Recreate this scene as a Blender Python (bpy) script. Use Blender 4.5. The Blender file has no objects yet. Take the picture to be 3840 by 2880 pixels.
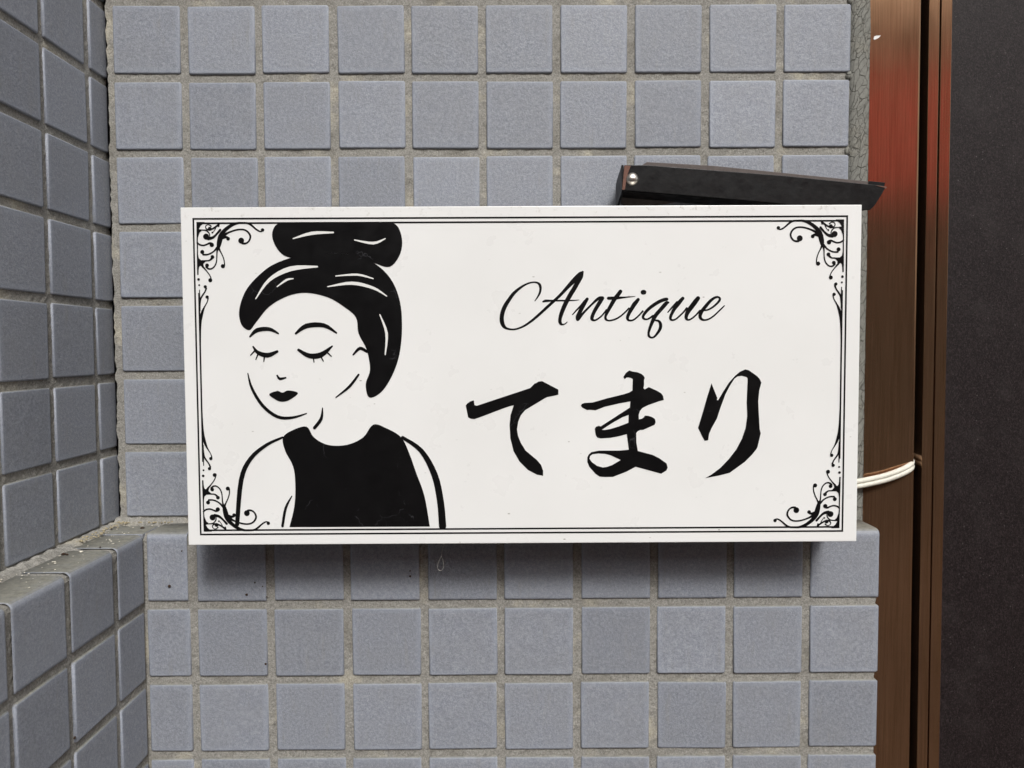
import bpy, bmesh, math, random
from mathutils import Vector, Matrix
from mathutils.geometry import tessellate_polygon

MM = 0.001
random.seed(7)
sc = bpy.context.scene

# ------------------------------------------------------------------ camera
cam_d = bpy.data.cameras.new("camera")
cam = bpy.data.objects.new("camera", cam_d)
sc.collection.objects.link(cam)
cam_d.sensor_width = 36.0
cam_d.lens = 2932.93 / 3840 * 36.0
cam_d.clip_start = 0.01
cam_d.clip_end = 200.0
cam.location = (0.2640728, -0.5352408, -0.2287665)
cam.rotation_euler = (1.5235, 0.0047, -0.0038)
cam_d.dof.use_dof = True
cam_d.dof.focus_distance = 0.47
cam_d.dof.aperture_fstop = 15.0
sc.camera = cam

# ------------------------------------------------------------------ daylight
SUN_EL, SUN_AZ = math.radians(44), math.radians(15)     # azimuth: to the right of straight behind the viewer
world = bpy.data.worlds.new("World")
sc.world = world
world.use_nodes = True
wn = world.node_tree.nodes
wl = world.node_tree.links
bg = wn["Background"]
sky = wn.new("ShaderNodeTexSky")
sky.sky_type = 'NISHITA'
sky.sun_disc = False
sky.sun_elevation = SUN_EL
sky.sun_rotation = math.pi - SUN_AZ
sky.dust_density = 5.0
sky.air_density = 1.0
sky.ozone_density = 1.0
haze_mix = wn.new("ShaderNodeHueSaturation")          # thin overcast: the blue of the sky is washed out
haze_mix.inputs["Saturation"].default_value = 0.22
wl.new(sky.outputs[0], haze_mix.inputs["Color"])
wl.new(haze_mix.outputs[0], bg.inputs[0])
bg.inputs[1].default_value = 0.06
sun_d = bpy.data.lights.new("sun", 'SUN')
sun_d.energy = 1.5
sun_d.angle = math.radians(15)
sun_d.color = (1.0, 0.988, 0.968)
sun = bpy.data.objects.new("sun", sun_d)
sc.collection.objects.link(sun)
to_sun = Vector((math.sin(SUN_AZ) * math.cos(SUN_EL), -math.cos(SUN_AZ) * math.cos(SUN_EL), math.sin(SUN_EL)))
sun.rotation_euler = to_sun.to_track_quat('Z', 'Y').to_euler()
sun.location = (0.3, -3, 3)
sc.view_settings.view_transform = 'Standard'
sc.view_settings.look = 'None'
sc.view_settings.exposure = 0.82
sc.view_settings.gamma = 1.0
sc.view_settings.use_curve_mapping = False

# ------------------------------------------------------------------ materials
class NT:
    def __init__(s, name):
        s.m = bpy.data.materials.new(name); s.m.use_nodes = True
        s.n = s.m.node_tree.nodes; s.l = s.m.node_tree.links
        s.b = s.n["Principled BSDF"]
        s.tc = s.n.new("ShaderNodeTexCoord"); s.geo = None
    def put(s, sock, v):
        if isinstance(v, (int, float)): sock.default_value = v
        elif isinstance(v, tuple): sock.default_value = v + (1,) if len(v) == 3 and sock.type == 'RGBA' else v
        else: s.l.new(v, sock)
    def coord(s, world=False):
        if world:
            if not s.geo: s.geo = s.n.new("ShaderNodeNewGeometry")
            return s.geo.outputs["Position"]
        return s.tc.outputs["Object"]
    def mapping(s, v, scale=(1, 1, 1), loc=None, rot=None):
        m = s.n.new("ShaderNodeMapping"); s.put(m.inputs[0], v); m.inputs["Scale"].default_value = scale
        if loc is not None: s.put(m.inputs["Location"], loc)
        if rot is not None: m.inputs["Rotation"].default_value = rot
        return m.outputs[0]
    def noise(s, v, scale, detail=3, rough=.55, dist=0, out=0):
        t = s.n.new("ShaderNodeTexNoise"); s.put(t.inputs["Vector"], v)
        t.inputs["Scale"].default_value = scale; t.inputs["Detail"].default_value = detail
        t.inputs["Roughness"].default_value = rough; t.inputs["Distortion"].default_value = dist
        return t.outputs[out]
    def voro(s, v, scale, feature='F1', out=0, rnd=1.0):
        t = s.n.new("ShaderNodeTexVoronoi"); t.feature = feature; s.put(t.inputs["Vector"], v)
        t.inputs["Scale"].default_value = scale; t.inputs["Randomness"].default_value = rnd
        return t.outputs[out]
    def ramp(s, f, pts, interp='LINEAR'):
        r = s.n.new("ShaderNodeValToRGB"); s.put(r.inputs[0], f); r.color_ramp.interpolation = interp
        e = r.color_ramp.elements
        while len(e) < len(pts): e.new(.5)
        for k, (p, c) in enumerate(pts):
            e[k].position = p
            e[k].color = (c, c, c, 1) if isinstance(c, (int, float)) else tuple(c) + (1,)
        return r.outputs[0]
    def mix(s, f, a, b, mode='MIX'):
        x = s.n.new("ShaderNodeMix"); x.data_type = 'RGBA'; x.blend_type = mode
        s.put(x.inputs[0], f); s.put(x.inputs[6], a); s.put(x.inputs[7], b)
        return x.outputs[2]
    def math(s, op, a, b=0.0, c=None, clamp=False):
        x = s.n.new("ShaderNodeMath"); x.operation = op; x.use_clamp = clamp
        s.put(x.inputs[0], a); s.put(x.inputs[1], b)
        if c is not None: s.put(x.inputs[2], c)
        return x.outputs[0]
    def bump(s, h, strength=.3, dist=.001, prev=None):
        b = s.n.new("ShaderNodeBump"); s.put(b.inputs["Height"], h)
        b.inputs["Strength"].default_value = strength; b.inputs["Distance"].default_value = dist
        if prev is not None: s.l.new(prev, b.inputs["Normal"])
        return b.outputs[0]
    def base(s, c): s.put(s.b.inputs["Base Color"], c)
    def rough(s, r): s.put(s.b.inputs["Roughness"], r)
    def normal(s, n): s.l.new(n, s.b.inputs["Normal"])

def hexlin(r, g, b):
    f = lambda x: ((x / 255 + .055) / 1.055) ** 2.4 if x > 10 else x / 255 / 12.92
    return (f(r), f(g), f(b))

def tile_material():
    t = NT("glazed_tile")
    oi = t.n.new("ShaderNodeObjectInfo")
    rv = t.n.new("ShaderNodeCombineXYZ")
    for k, q in enumerate((3.1, 7.7, 5.3)): t.put(rv.inputs[k], t.math('MULTIPLY', oi.outputs["Random"], q))
    P = t.mapping(t.coord(), loc=rv.outputs[0])
    fine = t.noise(P, 1500, 3, .6)
    mid = t.noise(P, 520, 4, .68)
    spk = t.voro(P, 900)
    big = t.noise(P, 55, 3, .6)
    c = t.ramp(mid, [(.34, (.176, .189, .224)), (.50, (.218, .231, .268)), (.66, (.290, .304, .342))])
    c = t.mix(t.ramp(fine, [(.44, 0.0), (.70, .55)]), c, (.40, .425, .455))
    c = t.mix(t.ramp(spk, [(.06, .40), (.22, 0.0)]), c, (.47, .48, .49))
    c = t.mix(t.ramp(big, [(.35, 0.0), (.70, .30)]), c, (.235, .242, .252))
    at = t.n.new("ShaderNodeAttribute"); at.attribute_name = "rim"
    c = t.mix(t.math('MULTIPLY', at.outputs["Fac"], .30), c, (.335, .368, .440))
    tone = t.ramp(t.math('FRACT', t.math('MULTIPLY', oi.outputs["Random"], 17.3)), [(0, .90), (1, 1.08)])
    c = t.mix(1.0, c, tone, 'MULTIPLY')
    # dust settled on faces that look up (the ledge)
    g = t.n.new("ShaderNodeNewGeometry"); sx = t.n.new("ShaderNodeSeparateXYZ"); t.l.new(g.outputs["True Normal"], sx.inputs[0])
    up = t.ramp(sx.outputs["Z"], [(.45, 0.0), (.95, 1.0)])
    W = g.outputs["Position"]
    dn = t.noise(W, 90, 6, .7)
    dcol = t.ramp(t.noise(W, 260, 6, .75), [(.30, (.125, .118, .095)), (.50, (.205, .200, .168)), (.66, (.265, .255, .205)), (.74, (.42, .39, .28))])
    dust = t.math('MULTIPLY', up, t.ramp(dn, [(.28, .72), (.55, .97)]))
    c = t.mix(dust, c, dcol)
    # faint streaks and scuffs
    c = t.mix(t.math('MULTIPLY', t.ramp(t.noise(t.mapping(W, scale=(60, 60, 9)), 3.0, 4, .7), [(.58, 0.0), (.76, .34)]), 1.0), c, (.25, .24, .21))
    film = t.noise(W, 7, 4, .6)
    c = t.mix(t.ramp(film, [(.50, 0.0), (.78, .14)]), c, (.225, .215, .195))
    t.base(c)
    t.rough(t.math('ADD', t.math('MULTIPLY', mid, .25), t.math('ADD', t.math('MULTIPLY', dust, .30), .38)))
    n = t.bump(mid, .34, .0009)
    n = t.bump(fine, .30, .0004, n)
    t.normal(n)
    t.b.inputs["Specular IOR Level"].default_value = .45
    return t.m

def grout_material():
    t = NT("grout")
    W = t.coord(True)
    patch = t.noise(W, 26, 4, .6)
    patch2 = t.noise(t.mapping(W, loc=(3.1, 1.7, 9.2)), 38, 3, .6)
    grit = t.noise(W, 850, 5, .85)
    blot = t.noise(W, 330, 5, .7)
    c = t.ramp(grit, [(.34, (.135, .127, .110)), (.46, (.255, .244, .218)), (.56, (.320, .308, .278)), (.68, (.45, .435, .40))])
    c = t.mix(t.ramp(patch, [(.54, 0.0), (.66, .62)]), c, t.ramp(grit, [(.30, (.36, .325, .245)), (.65, (.60, .555, .44))]))
    c = t.mix(t.ramp(patch2, [(.52, 0.0), (.68, .70)]), c, t.ramp(grit, [(.30, (.11, .100, .082)), (.65, (.27, .255, .22))]))
    c = t.mix(t.ramp(blot, [(.58, 0.0), (.72, .55)]), c, (.10, .085, .068))
    c = t.mix(t.ramp(t.voro(W, 420), [(.03, .85), (.07, 0.0)]), c, (.62, .60, .56))
    t.base(c); t.rough(.92)
    n = t.bump(grit, .5, .0008)
    n = t.bump(blot, .55, .0016, n)
    t.normal(n)
    return t.m

def sealant_material():
    t = NT("cracked_sealant")
    W = t.coord(True)
    warp = t.n.new("ShaderNodeVectorMath"); warp.operation = 'ADD'
    nv = t.noise(W, 120, 3, .6, out=1)
    sc2 = t.n.new("ShaderNodeVectorMath"); sc2.operation = 'SCALE'; t.l.new(nv, sc2.inputs[0]); sc2.inputs["Scale"].default_value = .0042
    t.l.new(W, warp.inputs[0]); t.l.new(sc2.outputs[0], warp.inputs[1])
    V = t.mapping(t.mapping(warp.outputs[0], rot=(0, math.radians(-22), 0)), scale=(1.0, .3, .36))
    e1 = t.voro(V, 290, 'DISTANCE_TO_EDGE')
    e2 = t.voro(t.mapping(V, loc=(.5, .1, .9)), 520, 'DISTANCE_TO_EDGE')
    broad = t.noise(W, 45, 4, .6)
    crack = t.math('MAXIMUM', t.ramp(e1, [(.012, .95), (.045, 0.0)]), t.math('MULTIPLY', t.ramp(e2, [(.012, .7), (.04, 0.0)]), t.ramp(broad, [(.45, 0.0), (.55, 1.0)])))
    c = t.ramp(t.noise(W, 500, 5, .7), [(.3, (.165, .165, .145)), (.7, (.245, .243, .217))])
    c = t.mix(t.ramp(broad, [(.5, 0.0), (.75, .55)]), c, (.27, .25, .20))
    c = t.mix(crack, c, (.075, .072, .060))
    t.base(c); t.rough(.8)
    n = t.bump(t.math('SUBTRACT', 1.0, crack), .6, .0008)
    n = t.bump(t.noise(W, 700, 3), .25, .0005, n)
    t.normal(n)
    return t.m

def simple(name, col, rough=.5, metal=0.0, grain=None, bump=0.0, spec=None, coat=0.0):
    t = NT(name); t.base(col); t.rough(rough); t.b.inputs["Metallic"].default_value = metal
    if spec is not None: t.b.inputs["Specular IOR Level"].default_value = spec
    if coat: t.b.inputs["Coat Weight"].default_value = coat
    if grain:
        W = t.coord(True); n = t.noise(W, grain, 4, .6)
        t.base(t.mix(t.ramp(n, [(.3, 0.0), (.7, .5)]), col, tuple(min(1, q * 1.5 + .01) for q in col)))
        if bump: t.normal(t.bump(n, bump, .0006))
    return t.m

def acrylic_material():
    t = NT("white_acrylic")
    W = t.coord(True)
    c = t.ramp(t.noise(W, 14, 3, .5), [(.3, (.795, .792, .772)), (.7, (.835, .833, .815))])
    speck = t.ramp(t.voro(t.mapping(W, scale=(.7, 1, 1.5)), 75), [(.028, 1.0), (.050, 0.0)])
    gate = t.ramp(t.noise(W, 33, 2, .5), [(.44, 0.0), (.56, 1.0)])
    c = t.mix(t.math('MULTIPLY', t.math('MULTIPLY', speck, gate), .8), c, (.30, .28, .24))
    smear = t.ramp(t.noise(t.mapping(W, scale=(1, 1, 2.2)), 75, 5, .75, 1.2), [(.72, 0.0), (.80, .02)])
    c = t.mix(smear, c, (.56, .53, .47))
    # grime that gathers towards the upper rim of the sheet (z about -147 mm)
    sx = t.n.new("ShaderNodeSeparateXYZ"); t.l.new(W, sx.inputs[0])
    rim = t.ramp(t.math('MULTIPLY', t.math('ADD', sx.outputs["Z"], .158), 80.0), [(.15, 0.0), (.95, 1.0)])
    gr = t.ramp(t.noise(W, 180, 6, .8), [(.56, 0.0), (.70, .75)])
    c = t.mix(t.math('MULTIPLY', rim, gr), c, (.40, .37, .31))
    t.base(c)
    t.rough(t.ramp(t.noise(W, 60, 4), [(.3, .26), (.7, .36)]))
    t.normal(t.bump(t.noise(W, 9, 2), .05, .002))
    return t.m

def vinyl_material():
    t = NT("black_vinyl")
    W = t.coord(True)
    nv = t.noise(W, 90, 3, .6, out=1)
    ad = t.n.new("ShaderNodeVectorMath"); ad.operation = 'MULTIPLY_ADD'; t.l.new(nv, ad.inputs[0]); ad.inputs[1].default_value = (.012,) * 3; t.l.new(W, ad.inputs[2])
    e = t.voro(ad.outputs[0], 70, 'DISTANCE_TO_EDGE')
    scr = t.math('MULTIPLY', t.ramp(e, [(.004, 1.0), (.014, 0.0)]), t.ramp(t.noise(W, 60, 3), [(.60, 0.0), (.66, 1.0)]))
    t.base(t.mix(scr, (.0045, .0042, .0045), (.035, .035, .038)))
    t.rough(t.ramp(t.noise(W, 130, 4), [(.3, .28), (.7, .42)]))
    t.normal(t.bump(t.noise(W, 140, 3), .08, .001))
    t.b.inputs["Specular IOR Level"].default_value = .18
    return t.m

def bronze_material():
    """brown anodised aluminium with fine upright brush lines"""
    t = NT("bronze_aluminium")
    W = t.coord(True)
    line = t.noise(t.mapping(W, scale=(1, 1, .012)), 1900, 3, .6)
    blot = t.noise(W, 38, 4, .6)
    c = t.ramp(line, [(.3, (.29, .158, .086)), (.7, (.46, .268, .158))])
    c = t.mix(t.ramp(blot, [(.45, 0.0), (.75, .30)]), c, (.27, .145, .078))
    nv = t.noise(W, 70, 2, .6, out=1)
    ad = t.n.new("ShaderNodeVectorMath"); ad.operation = 'MULTIPLY_ADD'; t.l.new(nv, ad.inputs[0]); ad.inputs[1].default_value = (.010,) * 3; t.l.new(W, ad.inputs[2])
    e = t.voro(t.mapping(ad.outputs[0], scale=(1, 1, .22)), 95, 'DISTANCE_TO_EDGE')
    scr = t.math('MULTIPLY', t.ramp(e, [(.003, 1.0), (.008, 0.0)]), t.ramp(t.noise(W, 40, 3), [(.64, 0.0), (.70, .25)]))
    c = t.mix(scr, c, (.72, .60, .48))
    t.base(c)
    t.b.inputs["Metallic"].default_value = .88
    t.rough(t.ramp(blot, [(.3, .12), (.7, .17)]))
    t.normal(t.bump(line, .09, .0004))
    return t.m

def leather_sheet_material():
    """dark brown door panel with a pebbled skin and pale flecks"""
    t = NT("pebbled_door_sheet")
    W = t.coord(True)
    V = t.mapping(W, rot=(0, math.radians(35), 0), scale=(1, 1, .75))
    peb = t.noise(V, 1150, 5, .78)
    fl = t.noise(W, 2300, 3, .8)
    c = t.ramp(peb, [(.34, (.0035, .0023, .0024)), (.52, (.012, .0080, .0083)), (.68, (.046, .034, .035))])
    c = t.mix(t.ramp(fl, [(.58, 0.0), (.72, .6)]), c, (.13, .105, .10))
    c = t.mix(t.ramp(t.voro(W, 190), [(.030, .9), (.060, 0.0)]), c, (.20, .18, .17))
    c = t.mix(t.ramp(t.noise(W, 30, 5, .7), [(.5, 0.0), (.8, .35)]), c, (.045, .038, .037))
    t.base(c); t.rough(.5); t.b.inputs["Specular IOR Level"].default_value = .22
    t.normal(t.bump(peb, .40, .0007))
    return t.m

def black_paint_material():
    t = NT("black_paint")
    W = t.coord(True)
    c = t.ramp(t.noise(W, 260, 5, .7), [(.3, (.007, .007, .0075)), (.7, (.014, .0135, .0135))])
    sc_ = t.ramp(t.noise(t.mapping(W, scale=(.5, 1, 1)), 150, 6, .8), [(.64, 0.0), (.72, .5)])
    c = t.mix(sc_, c, (.055, .045, .038))
    # upper faces are dull with brown dust
    g = t.n.new("ShaderNodeNewGeometry"); sx = t.n.new("ShaderNodeSeparateXYZ"); t.l.new(g.outputs["True Normal"], sx.inputs[0])
    c = t.mix(t.ramp(sx.outputs["Z"], [(.3, 0.0), (.8, .85)]), c, (.072, .056, .050))
    t.b.inputs['Specular IOR Level'].default_value = .16
    t.base(c); t.rough(t.ramp(t.noise(W, 120, 4), [(.3, .30), (.7, .50)]))
    t.normal(t.bump(t.noise(W, 210, 4), .22, .0008))
    return t.m

M_TILE = tile_material(); M_GROUT = grout_material(); M_SEAL = sealant_material()
M_ACR = acrylic_material(); M_VINYL = vinyl_material(); M_BRONZE = bronze_material()
M_SHEET = leather_sheet_material(); M_BPAINT = black_paint_material()
M_DUSTY = simple('dusty_brown_paint', (.080, .063, .057), .7, 0, 400, .3)
M_WHITEVINYL = simple("white_print", (.78, .775, .745), .32)
M_BODY = simple("grey_aluminium", (.42, .41, .39), .45, .7, 300, .1)
M_RUST = simple("rusty_edge", (.120, .052, .034), .75, 0, 700, .4)
M_RIVET = simple("steel_rivet", (.62, .58, .52), .28, 1.0, 500, .15)
M_CABLE = simple("white_cable", (.62, .60, .52), .5, 0, 260, .15)
M_RUBBER = simple("black_gasket", (.004, .004, .004), .9)
M_DARK = simple("dark_recess", (.010, .009, .008), .9)
M_FACADE = simple("painted_facade", (.66, .62, .50), .9, 0, 5, .2)
M_SHOP = simple("dark_shopfront", (.012, .011, .010), .5, 0, 7)
M_BANNER = simple("red_cloth", (.85, .085, .100), .85, 0, 12, .2)
_n = M_BANNER.node_tree.nodes; _t = _n.new("ShaderNodeBsdfTranslucent"); _t.inputs[0].default_value = (.85, .13, .14, 1)
_m = _n.new("ShaderNodeMixShader"); _m.inputs[0].default_value = .55          # thin cloth lets the daylight through
M_BANNER.node_tree.links.new(_n["Principled BSDF"].outputs[0], _m.inputs[1]); M_BANNER.node_tree.links.new(_t.outputs[0], _m.inputs[2])
M_BANNER.node_tree.links.new(_m.outputs[0], _n["Material Output"].inputs[0])
M_GROUND = simple("asphalt", (.060, .036, .022), .95, 0, 400, .5)
M_SEED = simple("pale_flake", (.70, .66, .55), .8)
M_CRUMB = simple("brown_crumb", (.045, .025, .015), .9)
M_MORTAR = simple("yellow_mortar", (.33, .28, .18), .95, 0, 900, .8)
M_WEB = simple("web_thread", (.55, .52, .47), .7)
M_FLECK = simple("white_paint_fleck", (.78, .77, .74), .6)

# ------------------------------------------------------------------ helpers
def link(o, parent=None):
    sc.collection.objects.link(o)
    if parent: o.parent = parent
    return o

def mesh_obj(name, verts, faces, mat, parent=None, smooth=False, loc=None, rim=None):
    me = bpy.data.meshes.new(name)
    me.from_pydata([tuple(c * MM for c in v) for v in verts], [], faces)
    me.update()
    if smooth:
        me.polygons.foreach_set("use_smooth", [True] * len(me.polygons))
    if rim is not None:
        a = me.attributes.new("rim", 'FLOAT', 'POINT'); a.data.foreach_set("value", rim)
    me.materials.append(mat)
    o = bpy.data.objects.new(name, me)
    if loc is not None: o.location = tuple(c * MM for c in loc)
    return link(o, parent)

def empty(name, loc=(0, 0, 0)):
    o = bpy.data.objects.new(name, None); o.empty_display_size = .05
    o.location = tuple(c * MM for c in loc)
    return link(o)

def tag(o, label=None, cat=None, group=None, kind=None):
    if label: o["label"] = label
    if cat: o["category"] = cat
    if group: o["group"] = group
    if kind: o["kind"] = kind
    return o

def box(x0, x1, y0, y1, z0, z1, V=None, F=None, bev=0.0):
    """chamfered box (12 or 26 faces) appended to V, F"""
    if V is None: V, F = [], []
    if bev <= 0:
        n = len(V)
        V += [(x, y, z) for z in (z0, z1) for y in (y0, y1) for x in (x0, x1)]
        F += [tuple(n + i for i in f) for f in ((0, 2, 3, 1), (4, 5, 7, 6), (0, 1, 5, 4), (2, 6, 7, 3), (0, 4, 6, 2), (1, 3, 7, 5))]
        return V, F
    bm = bmesh.new()
    vs = [bm.verts.new((x, y, z)) for z in (z0, z1) for y in (y0, y1) for x in (x0, x1)]
    for f in ((0, 2, 3, 1), (4, 5, 7, 6), (0, 1, 5, 4), (2, 6, 7, 3), (0, 4, 6, 2), (1, 3, 7, 5)): bm.faces.new([vs[i] for i in f])
    bmesh.ops.bevel(bm, geom=list(bm.edges), offset=bev, segments=2, affect='EDGES', profile=.6)
    bm.verts.index_update(); n = len(V)
    V += [tuple(v.co) for v in bm.verts]; F += [tuple(n + v.index for v in f.verts) for f in bm.faces]
    bm.free()
    return V, F

def tile_geo(w, h, ox=0, oz=0, oy=0, jitter=0.0):
    """flat wall tile, face at y = oy looking towards -Y, centred on (ox, oz)"""
    V, F, R = [], [], []
    def ring(ins, y, r, c):
        a, b = w / 2 - ins, h / 2 - ins
        for px, pz in ((-a, -b + c), (-a + c, -b), (a - c, -b), (a, -b + c), (a, b - c), (a - c, b), (-a + c, b), (-a, b - c)):
            V.append((ox + px, oy + y, oz + pz)); R.append(r)
    ring(0, 5.0, 1, .9); ring(0, .55, 1, .9); ring(.42, 0.0, 1, .8); ring(1.15, -.02, .9, .8); ring(min(4.2, w * .25), -.03, 0, .8)
    for k in range(4):
        for i in range(8):
            j = (i + 1) % 8
            F.append((k * 8 + i, k * 8 + j, k * 8 + 8 + j, k * 8 + 8 + i))
    F.append(tuple(32 + i for i in range(8)))
    return V, F, R

def ledge_geo(w, h, depth, flat_top=True):
    """bullnose tile: front face at y = 0, top at z = 0 running back to y = depth, x centred"""
    r = 3.6
    prof = [(depth, -1.5), (depth, 0.0), (r + 5, .1), (r + 1.2, .05)]
    prof = prof[:4] + [(r - r * math.sin(math.radians(k * 22.5)), -r + r * math.cos(math.radians(k * 22.5))) for k in range(5)]
    prof += [(0, -r - 1.2), (0, -r - 5), (0, -h + 1.8), (0, -h + .45), (.55, -h), (5, -h)]
    rimv = [1, .4, .3, .8, 1, 1, 1, 1, .9, .7, 0, .4, 1, 1, 1]
    V, F, R = [], [], []
    xs = [(-w / 2, .6, 1), (-w / 2 + .5, 0, 1), (-w / 2 + 1.5, 0, .8), (-w / 2 + 4.2, 0, 0), (w / 2 - 4.2, 0, 0), (w / 2 - 1.5, 0, .8), (w / 2 - .5, 0, 1), (w / 2, .6, 1)]
    n = len(prof)
    cy, cz = 6, -8
    for x, ins, rr in xs:
        for i, (y, z) in enumerate(prof):
            if ins:
                if i <= 3: z -= ins
                elif i <= 8: y += ins * .7; z -= ins * .7
                else: y += ins
            V.append((x, y, z)); R.append(max(rr, rimv[i]) if 0 < i < n else rr)
    for k in range(len(xs) - 1):
        for i in range(n - 1):
            a = k * n + i
            F.append((a, a + n, a + n + 1, a + 1))
    return V, F, R

def add_geo(dst, src, M=None):
    n = len(dst[0])
    for v in src[0]:
        if M is not None: v = tuple(M @ Vector(v))
        dst[0].append(v)
    dst[1].extend(tuple(n + i for i in f) for f in src[1])
    dst[2].extend(src[2])

MESH_CACHE = {}
def place(kind, w, h, loc, rotz, parent, depth=0):
    key = (kind, round(w, 2), round(h, 2), round(depth, 1))
    if key not in MESH_CACHE:
        g = tile_geo(w, h) if kind == 'tile' else ledge_geo(w, h, depth)
        me = bpy.data.meshes.new(kind)
        me.from_pydata([tuple(c * MM for c in v) for v in g[0]], [], g[1]); me.update()
        a = me.attributes.new("rim", 'FLOAT', 'POINT'); a.data.foreach_set("value", g[2])
        me.polygons.foreach_set("use_smooth", [True] * len(me.polygons))
        me.materials.append(M_TILE)
        MESH_CACHE[key] = me
    o = bpy.data.objects.new('tile', MESH_CACHE[key])
    o.location = tuple(c * MM for c in loc)
    j = 1.0 if kind == 'tile' else .4
    o.rotation_euler = (random.gauss(0, .0045) * j, random.gauss(0, .0040) * j, rotz + random.gauss(0, .0045) * j)
    return link(o, parent)

from mathutils import Euler
CAMINV = (Matrix.Translation(Vector(cam.location) / MM) @ Euler(cam.rotation_euler).to_matrix().to_4x4()).inverted()
def seen(pts):
    """does any of these points (mm) fall into the photographed view, with a margin"""
    us, vs = [], []
    for q in pts:
        c = CAMINV @ Vector(q)
        if c.z > -5: continue
        us.append(c.x / -c.z * .7638 + .5); vs.append(c.y / -c.z * .7638 + .375)
    return bool(us) and max(us) > -.003 and min(us) < 1.003 and max(vs) > -.003 and min(vs) < .753

def rnd(a): return random.uniform(-a, a)

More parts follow.
